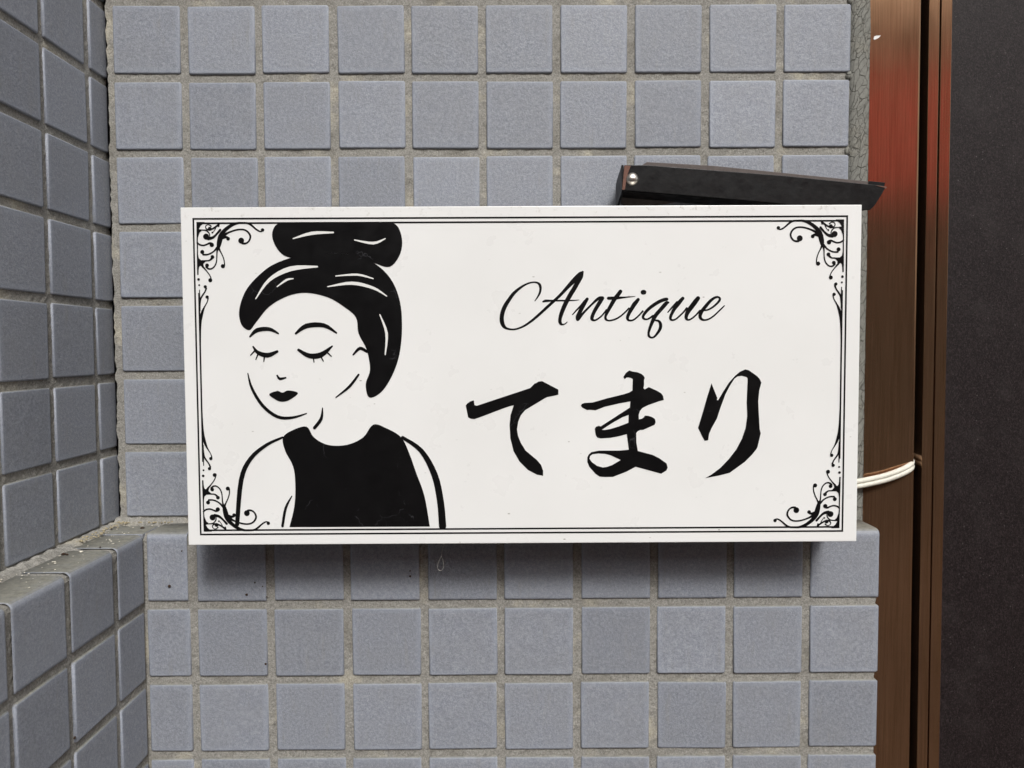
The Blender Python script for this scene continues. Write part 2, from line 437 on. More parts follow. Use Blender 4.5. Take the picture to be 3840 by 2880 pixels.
# ------------------------------------------------------------------ printed artwork, in millimetres on the sign face
WORD = [[[7.58,44.49,0.25],[9.29,46.9,0.46],[10.54,49.37,0.64],[10.94,51.84,0.71],[10.56,53.79,0.78],[9.32,55.04,0.6],[7.36,55.47,0.46],[4.7,55.13,0.49],[1.49,53.83,0.6],[-1.71,51.72,0.78],[-4.93,48.91,0.99],[-7.43,45.55,1.09],[-9.76,42.02,1.24],[-11.31,38.48,1.27],[-12.0,34.94,1.27],[-11.84,32.09,1.27],[-10.89,29.78,1.06],[-9.3,28.46,0.71],[-6.09,27.77,0.53],[-2.88,28.14,0.53],[1.04,29.72,0.6],[5.33,32.55,0.71],[9.61,36.08,0.78],[13.9,39.96,0.85],[18.18,43.84,0.85],[22.45,47.72,0.88],[26.73,52.31,1.06],[29.93,55.65,1.34],[33.14,58.64,1.62],[34.91,60.4,1.34],[35.87,61.46,0.57]],[[35.7,60.93,0.71],[34.91,58.81,1.2],[33.85,56.87,1.27],[32.24,54.23,1.34],[30.64,51.4,1.34],[28.86,48.58,1.34],[26.43,44.34,1.31],[24.58,40.45,1.27],[23.22,36.91,1.2],[22.43,34.07,1.06],[22.43,31.94,0.99],[23.21,30.69,0.71],[24.56,30.61,0.42],[25.81,31.21,0.35],[26.63,31.99,0.25]],[[12.48,44.05,0.53],[13.91,44.5,0.78],[16.76,44.56,0.6],[21.03,44.58,0.49],[25.3,44.59,0.49],[29.92,44.68,0.35],[33.66,44.94,0.14]],[[29.81,36.34,0.32],[32.05,38.82,0.46],[34.9,41.82,0.57],[37.04,44.29,0.71]],[[38.46,45.45,0.92],[37.04,43.23,1.13],[35.44,40.4,1.2],[34.01,37.57,1.2],[32.94,35.09,1.27],[32.87,33.59,1.06]],[[33.47,33.84,0.85],[35.97,37.02,0.71],[38.82,39.96,0.64],[41.67,42.78,0.64],[44.16,45.04,0.85],[45.94,46.09,0.92],[47.54,46.02,0.99]],[[47.54,45.95,1.02],[45.94,43.54,1.2],[44.16,40.71,1.13],[42.38,37.53,1.06],[41.31,34.69,1.06],[41.49,33.45,0.92],[42.74,32.91,0.57],[44.52,33.61,0.49],[46.66,35.2,0.49],[48.44,37.15,0.49],[49.86,39.09,0.49]],[[58.06,49.8,1.13],[56.29,47.4,1.2],[54.51,45.1,1.2],[52.56,41.74,1.13],[50.6,38.2,0.99],[49.36,35.37,0.78],[49.47,33.66,0.71],[50.79,32.8,0.49],[52.75,32.86,0.49],[55.6,33.74,0.49],[58.45,35.5,0.49],[61.29,37.98,0.49],[63.07,39.92,0.49]],[[51.02,45.89,0.92],[53.09,45.92,0.95],[55.58,45.98,0.88],[58.43,46.18,0.64],[61.63,46.45,0.42],[64.48,46.69,0.28],[66.79,46.89,0.14]],[[68.58,45.04,0.95],[67.16,43.27,1.2],[66.27,42.21,1.27],[64.85,39.91,1.2],[63.25,37.08,1.06],[62.3,34.6,0.95],[62.73,33.1,0.71],[64.16,32.71,0.53],[65.94,33.16,0.49],[68.07,34.75,0.49],[69.85,36.52,0.49],[71.27,38.11,0.57]],[[71.41,49.31,1.38],[72.02,49.31,1.38]],[[85.49,45.14,0.92],[84.07,44.93,1.02],[81.22,43.85,1.02],[77.67,41.73,1.02],[74.83,39.51,0.95],[72.7,37.21,0.88],[71.56,35.27,0.78],[71.71,34.02,0.71],[73.07,33.38,0.53],[74.85,33.76,0.53],[77.34,35.42,0.64]],[[86.43,43.18,0.6],[85.5,43.01,1.06],[84.08,41.6,1.2],[81.6,38.77,1.13],[79.12,35.94,1.2],[77.7,33.46,1.13],[76.47,30.62,0.99],[75.41,27.78,0.85],[74.81,25.3,0.71],[75.06,23.51,0.71],[76.5,22.55,0.53],[78.28,23.14,0.6],[80.23,25.45,0.78],[81.72,28.11,0.95],[81.82,30.6,0.92],[80.74,32.31,0.71],[78.77,32.75,0.49]],[[86.1,37.4,0.32],[87.66,39.28,0.46],[89.79,41.57,0.57],[91.56,43.34,0.71]],[[94.93,45.63,0.99],[93.51,44.04,1.17],[92.1,42.27,1.2],[89.97,39.44,1.06],[88.56,36.79,0.92],[87.68,34.48,0.85],[88.05,33.13,0.64],[89.47,32.87,0.53],[91.25,33.68,0.49],[93.38,35.52,0.49],[95.51,37.64,0.49],[97.28,39.77,0.64]],[[103.91,45.62,1.24],[102.25,43.47,1.41],[100.13,40.64,1.41],[98.18,37.99,1.31],[97.23,35.86,1.13],[97.03,34.08,0.95],[97.85,33.01,0.6],[99.1,33.08,0.49],[100.88,34.14,0.49],[103.01,36.01,0.49],[105.13,38.31,0.64]],[[107.09,38.48,0.49],[109.76,38.82,0.49],[112.6,40.34,0.57],[115.08,42.45,0.64],[116.6,44.22,0.71],[116.81,45.53,0.64],[115.59,46.32,0.57],[113.63,45.83,0.74],[111.15,43.96,0.92],[108.68,41.13,1.02],[106.56,38.48,1.06],[105.4,36.18,1.06],[105.3,34.4,0.95],[106.31,33.22,0.74],[108.02,32.79,0.53],[110.52,33.42,0.49],[113.36,35.25,0.49],[116.19,37.9,0.46],[118.31,39.95,0.42],[119.55,41.16,0.32]]]
TE = [[-33.67,-17.13],[-32.72,-15.93],[-31.0,-14.74],[-28.85,-14.06],[-28.44,-16.9],[-27.15,-17.34],[4.67,-6.96],[7.34,-4.18],[8.02,-4.1],[9.61,-3.12],[11.76,-2.91],[21.32,-7.94],[21.4,-10.95],[18.82,-11.63],[14.74,-12.38],[12.8,-13.36],[1.61,-20.06],[-0.98,-23.2],[-2.5,-26.85],[-3.29,-31.6],[-2.67,-35.49],[-1.05,-39.6],[1.73,-44.16],[8.39,-49.83],[10.97,-52.87],[12.17,-56.35],[12.16,-59.39],[8.58,-58.72],[3.2,-55.87],[-1.96,-50.64],[-5.38,-44.56],[-7.28,-36.76],[-7.71,-28.98],[-7.08,-22.95],[-5.16,-17.19],[-7.83,-17.78],[-12.13,-19.26],[-25.48,-24.28],[-28.71,-25.3],[-30.64,-25.07],[-32.27,-24.2]]
MA = [[[59.92,-0.65],[61.41,1.79],[63.43,3.2],[65.27,2.54],[68.28,2.06],[70.64,1.1],[71.93,0.02],[72.62,-1.35],[72.16,-2.55],[72.25,-5.56],[71.87,-7.28],[72.6,-8.06],[75.05,-6.74],[80.34,-9.17],[82.49,-10.56],[83.58,-12.07],[83.97,-14.48],[81.23,-15.15],[74.78,-17.41],[71.35,-19.11],[69.85,-20.83],[69.08,-23.2],[69.22,-25.91],[70.94,-25.58],[72.14,-24.72],[72.66,-23.69],[74.81,-23.87],[76.96,-24.53],[78.77,-25.75],[79.17,-27.65],[78.61,-29.2],[71.82,-32.19],[69.89,-32.26],[68.38,-33.12],[67.65,-34.2],[67.75,-39.6],[68.63,-44.8],[77.48,-47.23],[81.37,-49.2],[85.78,-52.35],[86.49,-54.87],[85.72,-56.6],[82.62,-58.54],[67.36,-54.25],[61.98,-57.13],[53.78,-60.25],[49.03,-60.32],[45.79,-60.04],[43.42,-58.33],[39.75,-54.19],[38.54,-51.36],[38.54,-48.54],[39.32,-46.82],[41.04,-45.31],[45.57,-44.47],[57.64,-44.53],[63.24,-44.04],[62.01,-34.73],[57.62,-35.87],[52.45,-36.84],[46.42,-37.2],[44.49,-36.67],[43.5,-35.15],[42.98,-31.48],[43.62,-30.19],[45.34,-29.63],[46.51,-29.99],[63.82,-18.86],[64.12,-15.2],[57.59,-16.33],[48.99,-18.27],[43.4,-20.39],[39.75,-20.03],[38.46,-20.24],[35.67,-18.8],[34.68,-17.72],[35.24,-16.56],[36.74,-16.01],[41.68,-15.73],[49.85,-13.41],[60.15,-10.92],[63.37,-9.9],[65.3,-8.75],[65.5,-1.88],[64.42,-1.23],[62.71,-0.92],[61.63,-1.09],[60.78,-2.03]],[[63.1,-23.25],[62.99,-27.91],[57.61,-29.96],[52.45,-31.53],[49.0,-32.16],[47.07,-32.06],[49.86,-30.22],[54.16,-27.52],[59.32,-24.66]],[[39.88,-49.42],[40.18,-47.69],[41.69,-46.61],[45.14,-46.2],[49.02,-46.43],[52.47,-47.32],[58.42,-50.17],[53.34,-53.18],[50.32,-54.24],[47.73,-54.58],[44.28,-53.56],[41.26,-51.38]]]
RI = [[112.24,-4.68],[115.83,-13.52],[115.5,-14.55],[116.27,-14.81],[119.24,-9.66],[122.64,-4.3],[126.04,-0.45],[129.02,2.11],[132.23,3.47],[134.25,3.03],[139.14,-0.39],[140.88,-2.24],[141.89,-4.44],[140.73,-8.91],[140.15,-15.36],[140.43,-20.96],[141.19,-32.19],[141.86,-34.58],[140.0,-42.79],[139.37,-44.09],[136.81,-47.32],[132.54,-51.64],[123.52,-58.19],[117.05,-59.81],[108.94,-61.33],[112.73,-59.13],[117.88,-55.25],[123.02,-49.85],[127.29,-44.24],[130.68,-37.76],[132.77,-31.29],[133.66,-24.38],[133.28,-16.19],[133.71,-2.85],[133.57,-1.65],[132.92,-1.0],[130.12,-0.3],[127.76,-0.68],[125.84,-2.04],[123.08,-6.45],[120.54,-11.39],[117.6,-19.56],[115.71,-25.59],[112.52,-31.4],[111.04,-34.85],[110.55,-38.52],[109.56,-38.82],[108.4,-38.9],[106.96,-36.34],[104.47,-31.23],[107.29,-21.66],[109.8,-12.63]]
ORN = [[[150.94,86.64,1.02],[150.97,86.67,1.02]],[[151.19,85.83,0.28],[152.19,85.75,0.39],[153.6,86.34,0.46],[155.36,87.64,0.49],[157.12,89.21,0.57],[159.23,90.54,0.6],[162.42,90.88,0.53],[165.97,90.62,0.71],[169.19,89.44,0.92],[172.05,87.5,1.06],[174.39,85.2,1.2],[175.6,82.91,1.48],[176.35,80.09,1.48],[176.88,77.62,1.2],[177.26,75.68,0.71]],[[163.62,80.57,1.7],[163.65,80.46,1.7]],[[162.93,79.02,0.71],[161.51,78.81,0.57],[159.9,79.46,0.49],[158.64,81.05,0.53],[158.22,83.16,0.57],[159.47,85.44,0.53],[161.76,86.84,0.49],[164.96,87.0,0.49],[168.16,86.28,0.49],[171.37,85.04,0.57],[174.24,83.44,0.99]],[[171.24,81.7,1.09],[171.28,81.66,1.09]],[[171.76,82.57,0.57],[173.18,82.64,0.85],[174.96,82.39,1.2]],[[174.66,65.64,1.2],[174.7,65.67,1.2]],[[173.7,65.99,0.35],[173.68,67.05,0.35],[173.9,69.17,0.35],[174.76,71.81,0.35],[175.97,74.28,0.42],[176.83,76.21,0.64]],[[177.36,76.21,0.64],[177.96,73.74,0.42],[178.12,70.56,0.35],[178.44,68.09,0.39],[179.47,65.79,0.39],[181.27,64.27,0.42],[183.05,64.15,0.49],[184.46,65.24,0.57]],[[183.91,66.2,1.09],[183.98,66.13,1.09]],[[177.71,76.56,0.71],[179.7,74.44,0.46],[181.85,73.09,0.46],[183.99,72.44,0.46],[186.13,72.47,0.53]],[[186.57,73.99,1.17],[186.6,73.95,1.17]],[[180.63,71.08,1.09],[180.67,71.08,1.09]],[[181.26,70.02,0.64],[182.62,69.03,0.42],[184.76,68.84,0.42],[186.9,68.41,0.85]],[[186.59,65.58,0.64],[184.49,63.12,0.35],[182.57,60.48,0.32],[181.64,58.18,0.32]],[[182.26,57.47,1.17],[182.29,57.47,1.17]],[[180.89,78.13,1.27],[180.92,78.13,1.27]],[[180.77,78.95,0.49],[182.12,79.15,0.57],[183.55,78.55,0.46],[185.69,77.87,0.46],[187.82,78.21,0.49],[189.4,79.33,0.49]],[[184.09,82.95,1.77],[184.12,82.95,1.77]],[[175.79,86.78,0.71],[178.14,84.13,0.6],[180.29,82.36,0.78],[182.79,81.82,0.99]],[[181.99,83.06,0.25],[182.22,84.64,0.35],[183.79,86.4,0.39],[186.27,86.81,0.32],[188.75,86.9,0.35]],[[181.82,87.46,1.17],[181.85,87.46,1.17]],[[177.07,89.59,0.57],[179.15,88.1,0.49],[181.65,86.93,0.49],[183.42,87.1,0.42],[184.33,88.33,0.32],[183.74,89.56,0.25],[182.32,89.85,0.25],[181.09,89.04,0.42]],[[178.44,87.82,0.28],[179.1,86.59,0.21],[179.71,85.71,0.21]],[[180.36,85.28,0.53],[180.39,85.28,0.53]],[[189.09,57.97,0.78],[189.13,57.97,0.78]],[[188.82,54.61,0.57],[188.86,54.61,0.57]],[[189.31,69.1,0.49],[189.44,60.91,0.42]],[[185.24,53.64,0.95],[185.31,53.64,0.95]],[[184.78,52.62,0.54],[185.63,50.58,0.41],[187.17,48.39,0.47],[188.3,46.14,0.47],[188.63,42.39,0.34]],[[184.3,47.65,0.95],[184.37,47.59,0.95]],[[183.7,46.84,0.34],[184.49,44.45,0.27],[186.1,41.72,0.41],[187.31,38.99,0.75],[188.04,36.26,0.81],[188.5,32.84,0.61],[188.74,26.01,0.34],[188.95,12.31,0.2]],[[188.69,51.72,0.27],[188.7,46.48,0.34],[188.67,39.66,0.34]]]
ORNP = [[[184.23,68.77],[187.25,69.11],[188.65,70.34],[189.04,72.64],[188.94,79.69],[189.64,80.04],[189.89,63.8],[188.98,63.1],[188.66,65.22],[188.01,66.0],[185.81,65.16],[186.1,67.0],[185.13,68.06]],[[184.6,91.46],[189.57,91.44],[189.76,78.98],[189.16,78.98],[188.89,82.5],[187.89,85.32],[186.63,86.31],[188.21,87.43],[187.12,89.37],[185.5,90.54]],[[157.1,90.9],[169.88,90.85],[168.11,90.5],[164.2,90.52],[161.35,91.06],[158.52,90.37]],[[175.73,91.0],[177.15,90.99],[177.08,88.53],[176.3,88.54]]]
LADY_POLY = [[[-165.73,31.69],[-166.65,40.32],[-162.16,52.04],[-152.55,62.15],[-143.83,67.57],[-131.23,71.41],[-117.1,72.91],[-101.45,72.06],[-87.41,67.33],[-77.33,57.92],[-71.99,44.6],[-70.91,28.9],[-72.66,13.16],[-77.23,0.56],[-83.66,-8.91],[-90.82,-12.04],[-92.77,-4.11],[-90.12,4.57],[-92.02,16.41],[-96.61,25.87],[-98.05,35.31],[-105.04,41.61],[-114.38,47.14],[-126.9,49.85],[-137.92,48.02],[-149.03,41.81],[-157.07,32.44],[-161.09,28.06]],[[-141.83,90.73],[-146.31,85.47],[-145.19,78.47],[-139.68,71.76],[-129.68,70.16],[-115.54,72.9],[-101.45,72.06],[-87.41,67.33],[-77.72,64.95],[-71.35,72.72],[-70.61,82.83],[-75.53,90.46],[-90.23,90.67],[-110.56,90.76],[-127.76,90.83]],[[-139.47,-89.4],[-136.38,-77.2],[-135.52,-64.38],[-136.59,-53.18],[-141.17,-43.58],[-142.29,-35.61],[-136.2,-31.18],[-128.25,-29.31],[-123.92,-35.7],[-115.76,-40.2],[-104.67,-40.26],[-94.78,-35.85],[-88.66,-28.24],[-80.77,-30.51],[-72.12,-35.97],[-67.47,-45.56],[-63.62,-56.76],[-58.68,-71.2],[-55.67,-89.54]],[[-150.03,-9.85],[-145.25,-7.97],[-142.11,-8.94],[-138.62,-7.69],[-132.96,-9.3],[-138.25,-13.39],[-143.0,-14.32],[-146.92,-12.71]]]
LADY_STR = [[[-158.93,18.3,0.47],[-156.16,14.82,1.09],[-150.52,13.22,1.41],[-144.81,15.4,0.78]],[[-158.19,15.77,0.47],[-160.6,13.26,0.31]],[[-156.18,13.87,0.47],[-157.51,10.73,0.31]],[[-152.43,12.6,0.47],[-152.8,9.44,0.31]],[[-132.2,16.28,0.78],[-125.95,12.79,1.41],[-118.85,13.38,1.56],[-112.31,18.39,0.47]],[[-123.6,12.46,0.47],[-123.18,8.99,0.31]],[[-119.34,12.75,0.47],[-117.65,9.59,0.31]],[[-115.52,14.94,0.47],[-112.88,12.41,0.31]],[[-160.69,24.28,0.47],[-156.37,28.04,1.25],[-149.28,28.63,1.09],[-143.98,26.09,0.47]],[[-133.6,26.04,0.62],[-127.23,30.42,1.41],[-117.0,30.68,1.25],[-109.67,26.25,0.47]],[[-145.08,1.2,0.47],[-143.54,-0.7,0.78],[-140.06,-0.09,0.47]],[[-162.4,2.55,0.31],[-160.21,-6.16,0.78],[-154.1,-16.48,0.94],[-145.54,-23.19,0.94],[-136.86,-23.87,0.78],[-128.11,-21.37,0.31]],[[-110.57,-11.94,0.31],[-102.58,-5.65,0.78],[-96.95,1.44,0.62]],[[-99.94,13.29,0.47],[-95.95,17.06,0.94],[-91.87,15.15,0.78]],[[-118.57,-18.25,0.31],[-119.47,-24.59,0.94],[-123.51,-29.97,0.94]],[[-142.61,-35.61,0.62],[-152.19,-40.01,0.94],[-161.86,-48.26,1.25],[-167.68,-61.01,1.41],[-170.62,-87.46,1.25]],[[-71.33,-35.97,0.94],[-60.31,-44.0,1.41],[-52.51,-58.42,1.88],[-49.16,-74.47,2.03],[-48.02,-89.27,2.19]],[[-143.59,-88.73,0.78],[-141.49,-77.98,0.78],[-137.7,-70.78,0.31]]]
LADY_WHITE = [[[-156.78,46.54,0.31],[-148.72,57.45,0.94],[-136.06,63.95,1.41],[-120.37,65.13,0.47]],[[-114.28,53.39,0.31],[-100.12,55.36,0.94],[-87.6,52.49,0.78],[-79.81,47.76,0.31]],[[-109.48,59.62,0.31],[-96.91,60.35,0.62],[-87.53,57.96,0.31]],[[-144.09,53.52,0.31],[-138.53,57.41,0.62],[-134.6,58.17,0.31]],[[-83.88,36.81,0.31],[-80.08,25.8,0.78],[-81.02,13.2,0.31]],[[-134.18,81.54,0.31],[-123.17,84.6,0.94],[-110.65,85.01,0.47]],[[-98.2,80.61,0.31],[-87.26,78.7,0.78],[-80.18,81.31,0.31]]]

# ------------------------------------------------------------------ the ground, the houses opposite and an added red cloth (seen only as reflections)
GZ = -1450
V, F = box(-9000, 9000, -9000, 3000, GZ - 200, GZ)
tag(mesh_obj('ground', V, F, M_GROUND), kind='structure')

shop = empty('building', (2000, -9000, GZ))
tag(shop, 'pale building across the street, mirrored dimly in the bronze door frame', 'building')
V, F = box(-9000, 9000, -400, 0, 3300, 5500); box(-9000, -5000, -400, 0, 0, 3300, V, F); box(7200, 9000, -400, 0, 0, 3300, V, F)
mesh_obj('wall', V, F, M_FACADE, shop)
V, F = box(-5000, 7200, -2400, -2200, 0, 3300); box(-5000, 7200, -2200, -1, 3200, 3299, V, F)
mesh_obj('shopfront', V, F, M_SHOP, shop)
ban = empty('added_banner', (2600, -4900, GZ))  # unseen cloth added behind the viewer to put a red reflection in the jamb
tag(ban, 'red cloth on two posts, added out of view to give the door frame its red sheen', 'added_banner')
V, F = [], []
for k in range(41):
    x = -1300 + 65 * k; y = 18 * math.sin(k * .9)
    V += [(x, y, 2230), (x, y, 3140)]
for k in range(40): F.append((2 * k, 2 * k + 2, 2 * k + 3, 2 * k + 1))
mesh_obj('cloth', V, F, M_BANNER, ban, True)
for x in (-1330, 1330):
    V, F = box(x - 20, x + 20, -20, 20, 0, 3200, bev=4); mesh_obj('post', V, F, M_BODY, ban)

# ------------------------------------------------------------------ back wall (upper part recessed, lower part proud, ledge between)
TW, PITCH = 44.7, 50.0
DX, DZ, D = 60.45, -348.52, 32.28        # lower wall: first full column, ledge height, projection
XR = 504.7                                # right end of the lower wall
wall = empty('tiled_wall', (0, 0, -348))
tag(wall, 'blue-grey square-tiled wall facing the viewer directly behind the white sign', 'wall')
WL = Vector((0, 0, -348))
def wloc(x, y, z): return (x - WL.x, y - WL.y, z - WL.z)
far = [[], [], []]
for r in range(-16, 7):
    for c in range(0, 10):
        x = 50 * c + 22.1 + rnd(.4); z = -(50 * r + 22.1) + rnd(.4)
        w, h = TW, TW
        corners = [(x + a * w / 2, 0, z + b * h / 2) for a in (-1, 1) for b in (-1, 1)]
        if seen(corners):
            place('tile', w, h, wloc(x, rnd(.25), z), 0, wall)
        else:
            add_geo(far, tile_geo(w, h, x, z + 348, 0))
# lower wall, front
LW = 26.0
for r in range(0, 23):
    for c in range(-1, 9):
        w = LW if c == -1 else TW
        x = DX - 5.9 - LW / 2 if c == -1 else DX + 50 * c + TW / 2
        if c == -1 and r > 0: w, x = 27.5, x - .4
        z = DZ - 50 * r - TW / 2
        x += rnd(.35); z += rnd(.3)
        if r == 0:
            place('ledge', w, TW, wloc(x, -D + rnd(.2), DZ + rnd(.25)), 0, wall, D - 1.5)
            continue
        corners = [(x + a * w / 2, -D, z + b * TW / 2) for a in (-1, 1) for b in (-1, 1)]
        if seen(corners): place('tile', w, TW, wloc(x, -D + rnd(.25), z), 0, wall)
        else: add_geo(far, tile_geo(w, TW, x, z + 348, -D))
f = mesh_obj('upper_tiles', far[0], far[1], M_TILE, wall, True, rim=far[2]); tag(f, kind='stuff')
f.name = 'tile_field'

def grout_sheet(name, x0, x1, z0, z1, y, parent, off, step=6.0, amp=.35, jag_left=0.0, jag_right=0.0, jag_bot=0.0, thick=9.0, seed=0):
    """slightly uneven mortar bed with real thickness at its edges; front at y looking to -Y"""
    rg = random.Random(seed)
    nx = max(2, int((x1 - x0) / step)); nz = max(2, int((z1 - z0) / step))
    V, F = [], []
    for j in range(nz + 1):
        for i in range(nx + 1):
            x = x0 + (x1 - x0) * i / nx; z = z0 + (z1 - z0) * j / nz
            if i == 0: x += rg.uniform(-jag_left, jag_left)
            if i == nx: x += rg.uniform(-jag_right, jag_right)
            if j == 0: z += rg.uniform(-jag_bot, jag_bot)
            V.append((x - off[0], y + rg.uniform(-amp, amp) - off[1], z - off[2]))
    W = nx + 1
    for j in range(nz):
        for i in range(nx): a = j * W + i; F.append((a, a + 1, a + W + 1, a + W))
    rim = [i for i in range(W)] + [j * W + nx for j in range(1, nz + 1)] + [nz * W + i for i in range(nx - 1, -1, -1)] + [j * W for j in range(nz - 1, 0, -1)]
    n0 = len(V)
    for k in rim: v = V[k]; V.append((v[0], v[1] + thick, v[2]))
    for k in range(len(rim)):
        k2 = (k + 1) % len(rim); F.append((rim[k], n0 + k, n0 + k2, rim[k2]))
    return mesh_obj(name, V, F, M_GROUT, parent, False)

grout_sheet('grout', -5.2, 495.6, -352, 860, 1.3, wall, WL, 3.2, .28, .8, 0, 0, 9, 1)
grout_sheet('grout', 22, 503.4, -1450, -353.2, -D + 1.35, wall, WL, 3.2, .28, 0, .5, 0, 26, 2)
# mortar bed of the ledge, a little below the tile tops
V, F = [], []
rg = random.Random(5)
xs = [-7 + 3.4 * i for i in range(151)]; ys = [3.5, -1, -5, -10, -17, -24, -D + 4.6, -D + 2.3, -D + 1.4]
for yy in ys:
    for x in xs:
        hump = (1.6 if yy > -4 else -1.1) + rg.uniform(-.5, .5)
        if x < 42 and yy > -14: hump += rg.uniform(.3, 2.4) * (1 if yy > -8 else .4)
        hump -= 1.5 if yy == ys[-2] else (4.8 if yy == ys[-1] else 0)
        V.append((x - WL.x, yy, DZ + hump - WL.z))
n = len(xs)
for j in range(len(ys) - 1):
    for i in range(n - 1): a = j * n + i; F.append((a, a + n, a + n + 1, a + 1))
mesh_obj('ledge_mortar', V, F, M_GROUT, wall)
# cracked sealant bead between the tiles and the door frame
V, F = [], []
rg = random.Random(9)
zs = [-1450 + 6 * i for i in range(386)]
for k, z in enumerate(zs):
    wob = rg.uniform(-.25, .25)
    for x, y in ((494.4 + wob, 3.0), (495.4 + wob, .3), (498.5, -.55), (502.5, -.95), (505.6, -.85), (507.9 + wob * .6, -.25), (508.3 + wob * .6, 2.5)):
        V.append((x, y + rg.uniform(-.08, .08), z + 348))
for k in range(len(zs) - 1):
    for i in range(6): a = k * 7 + i; F.append((a, a + 1, a + 8, a + 7))
mesh_obj('sealant', V, F, M_SEAL, wall, True)
# lumps where the sealant was smeared into the joints
for zc in (2.9, -47.1, -97.1):
    V, F = [], []
    rg = random.Random(int(zc) + 60)
    bm = bmesh.new(); bmesh.ops.create_icosphere(bm, subdivisions=2, radius=1.0)
    for v in bm.verts: v.co = Vector((v.co.x * 2.4, v.co.y * 1.3, v.co.z * 3.0)) * (1 + rg.uniform(-.18, .18))
    V = [(v.co.x + 494.6, v.co.y + .9, v.co.z + zc + 348) for v in bm.verts]; F = [tuple(q.index for q in f.verts) for f in bm.faces]; bm.free()
    mesh_obj('sealant_lump', V, F, M_SEAL, wall, True)
# body of the wall behind it all
V, F = box(-60, 508, 12, 180, -1450 + 348, 860 + 348); box(27.5, 502.5, -D + 10, 11, -1450 + 348, DZ - 6 + 348, V, F)
mesh_obj('masonry', V, F, M_DARK, wall)

# ------------------------------------------------------------------ left wall
XL, YL, ZL = -7.22, -22.72, -1.55
XM, YM, ZM = 26.5, -72.22, -349.37
lw = empty('tiled_wall', (XL, 0, -348))
tag(lw, 'darker shaded tiled wall running towards the viewer along the left edge', 'wall')
LO = Vector((XL, 0, -348))
far = [[], [], []]
R90 = Matrix.Rotation(math.pi / 2, 4, 'Z')      # face that looked to -Y now looks to +X
for r in range(-16, 7):
    for c in range(0, 14):
        z = ZL - 50 * r - TW / 2
        if c == 0: w, y = 21.0, YL + 5.9 + 10.5
        else: w, y = TW, YL - 50 * (c - 1) - TW / 2
        y += rnd(.35); z += rnd(.35)
        corners = [(XL, y + a * w / 2, z + b * TW / 2) for a in (-1, 1) for b in (-1, 1)]
        if seen(corners): place('tile', w, TW, (rnd(.25), y, z + 348), math.pi / 2, lw)
        else: add_geo(far, tile_geo(w, TW), Matrix.Translation((0, y, z + 348)) @ R90)
for r in range(0, 23):
    for c in range(0, 13):
        z = ZM - 50 * r - TW / 2
        if c == 0: w, y = (32.5, YM + 5.9 + 16.2)
        else: w, y = TW, YM - 50 * (c - 1) - TW / 2
        y += rnd(.35); z += rnd(.3)
        if r == 0:
            place('ledge', w, TW, (XM - XL + rnd(.2), y, ZM + 348 + rnd(.25)), math.pi / 2, lw, 26 if c else 29)
            continue
        corners = [(XM, y + a * w / 2, z + b * TW / 2) for a in (-1, 1) for b in (-1, 1)]
        if seen(corners): place('tile', w, TW, (XM - XL + rnd(.25), y, z + 348), math.pi / 2, lw)
        else: add_geo(far, tile_geo(w, TW), Matrix.Translation((XM - XL, y, z + 348)) @ R90)
f = mesh_obj('tile_field', far[0], far[1], M_TILE, lw, True, rim=far[2]); tag(f, kind='stuff')
def rot_sheet(o, x, y0):
    """turn a sheet built facing -Y so that it faces +X, its right end at y0"""
    o.rotation_euler = (0, 0, math.pi / 2); o.location = (x * MM, y0 * MM, 0)
o = grout_sheet('grout', -640, 5.5, -352, 860, 1.3, lw, (0, 0, -348), 3.2, .28, 0, 0, 0, 9, 3); rot_sheet(o, 0, 0)
o = grout_sheet('grout', -640, -26, -1450, -353.9, 1.35, lw, (0, 0, -348), 3.2, .28, 0, 0, 0, 26, 4); rot_sheet(o, XM - XL, 0)
V, F = [], []
rg = random.Random(6)
ys = [2 - 3.4 * i for i in range(190)]; xs = [-3, 1.5, 4, 7.5, 12, 20, 28.8, 31.4, 32.4]
for x in xs:
    for yy in ys:
        hump = (1.2 if x < 5 else -1.1) + rg.uniform(-.5, .5)
        if x < 9: hump += rg.uniform(0, 1.6)
        hump -= 1.5 if x == xs[-2] else (4.8 if x == xs[-1] else 0)
        V.append((x, yy, ZM + hump + 348))
n = len(ys)
for j in range(len(xs) - 1):
    for i in range(n - 1): a = j * n + i; F.append((a, a + 1, a + n + 1, a + n))
for a in range(len(F)): F[a] = tuple(reversed(F[a]))
mesh_obj('ledge_mortar', V, F, M_GROUT, lw)
# tile laid flat in the corner of the ledge, dusty
V, F = box(-3.8 - XL, 25.6 - XL, -D + .5, -7.5, DZ + 348 - 4, DZ + 348 - .35, bev=.5)
mesh_obj('tile', V, F, M_TILE, lw, True)
V, F = box(-160, -9.5, -640, 12, -1450 + 348, 860 + 348); box(-9, XM - XL - 10, -640, -32, -1450 + 348, ZM + 348 - 6, V, F)
mesh_obj('masonry', V, F, M_DARK, lw)
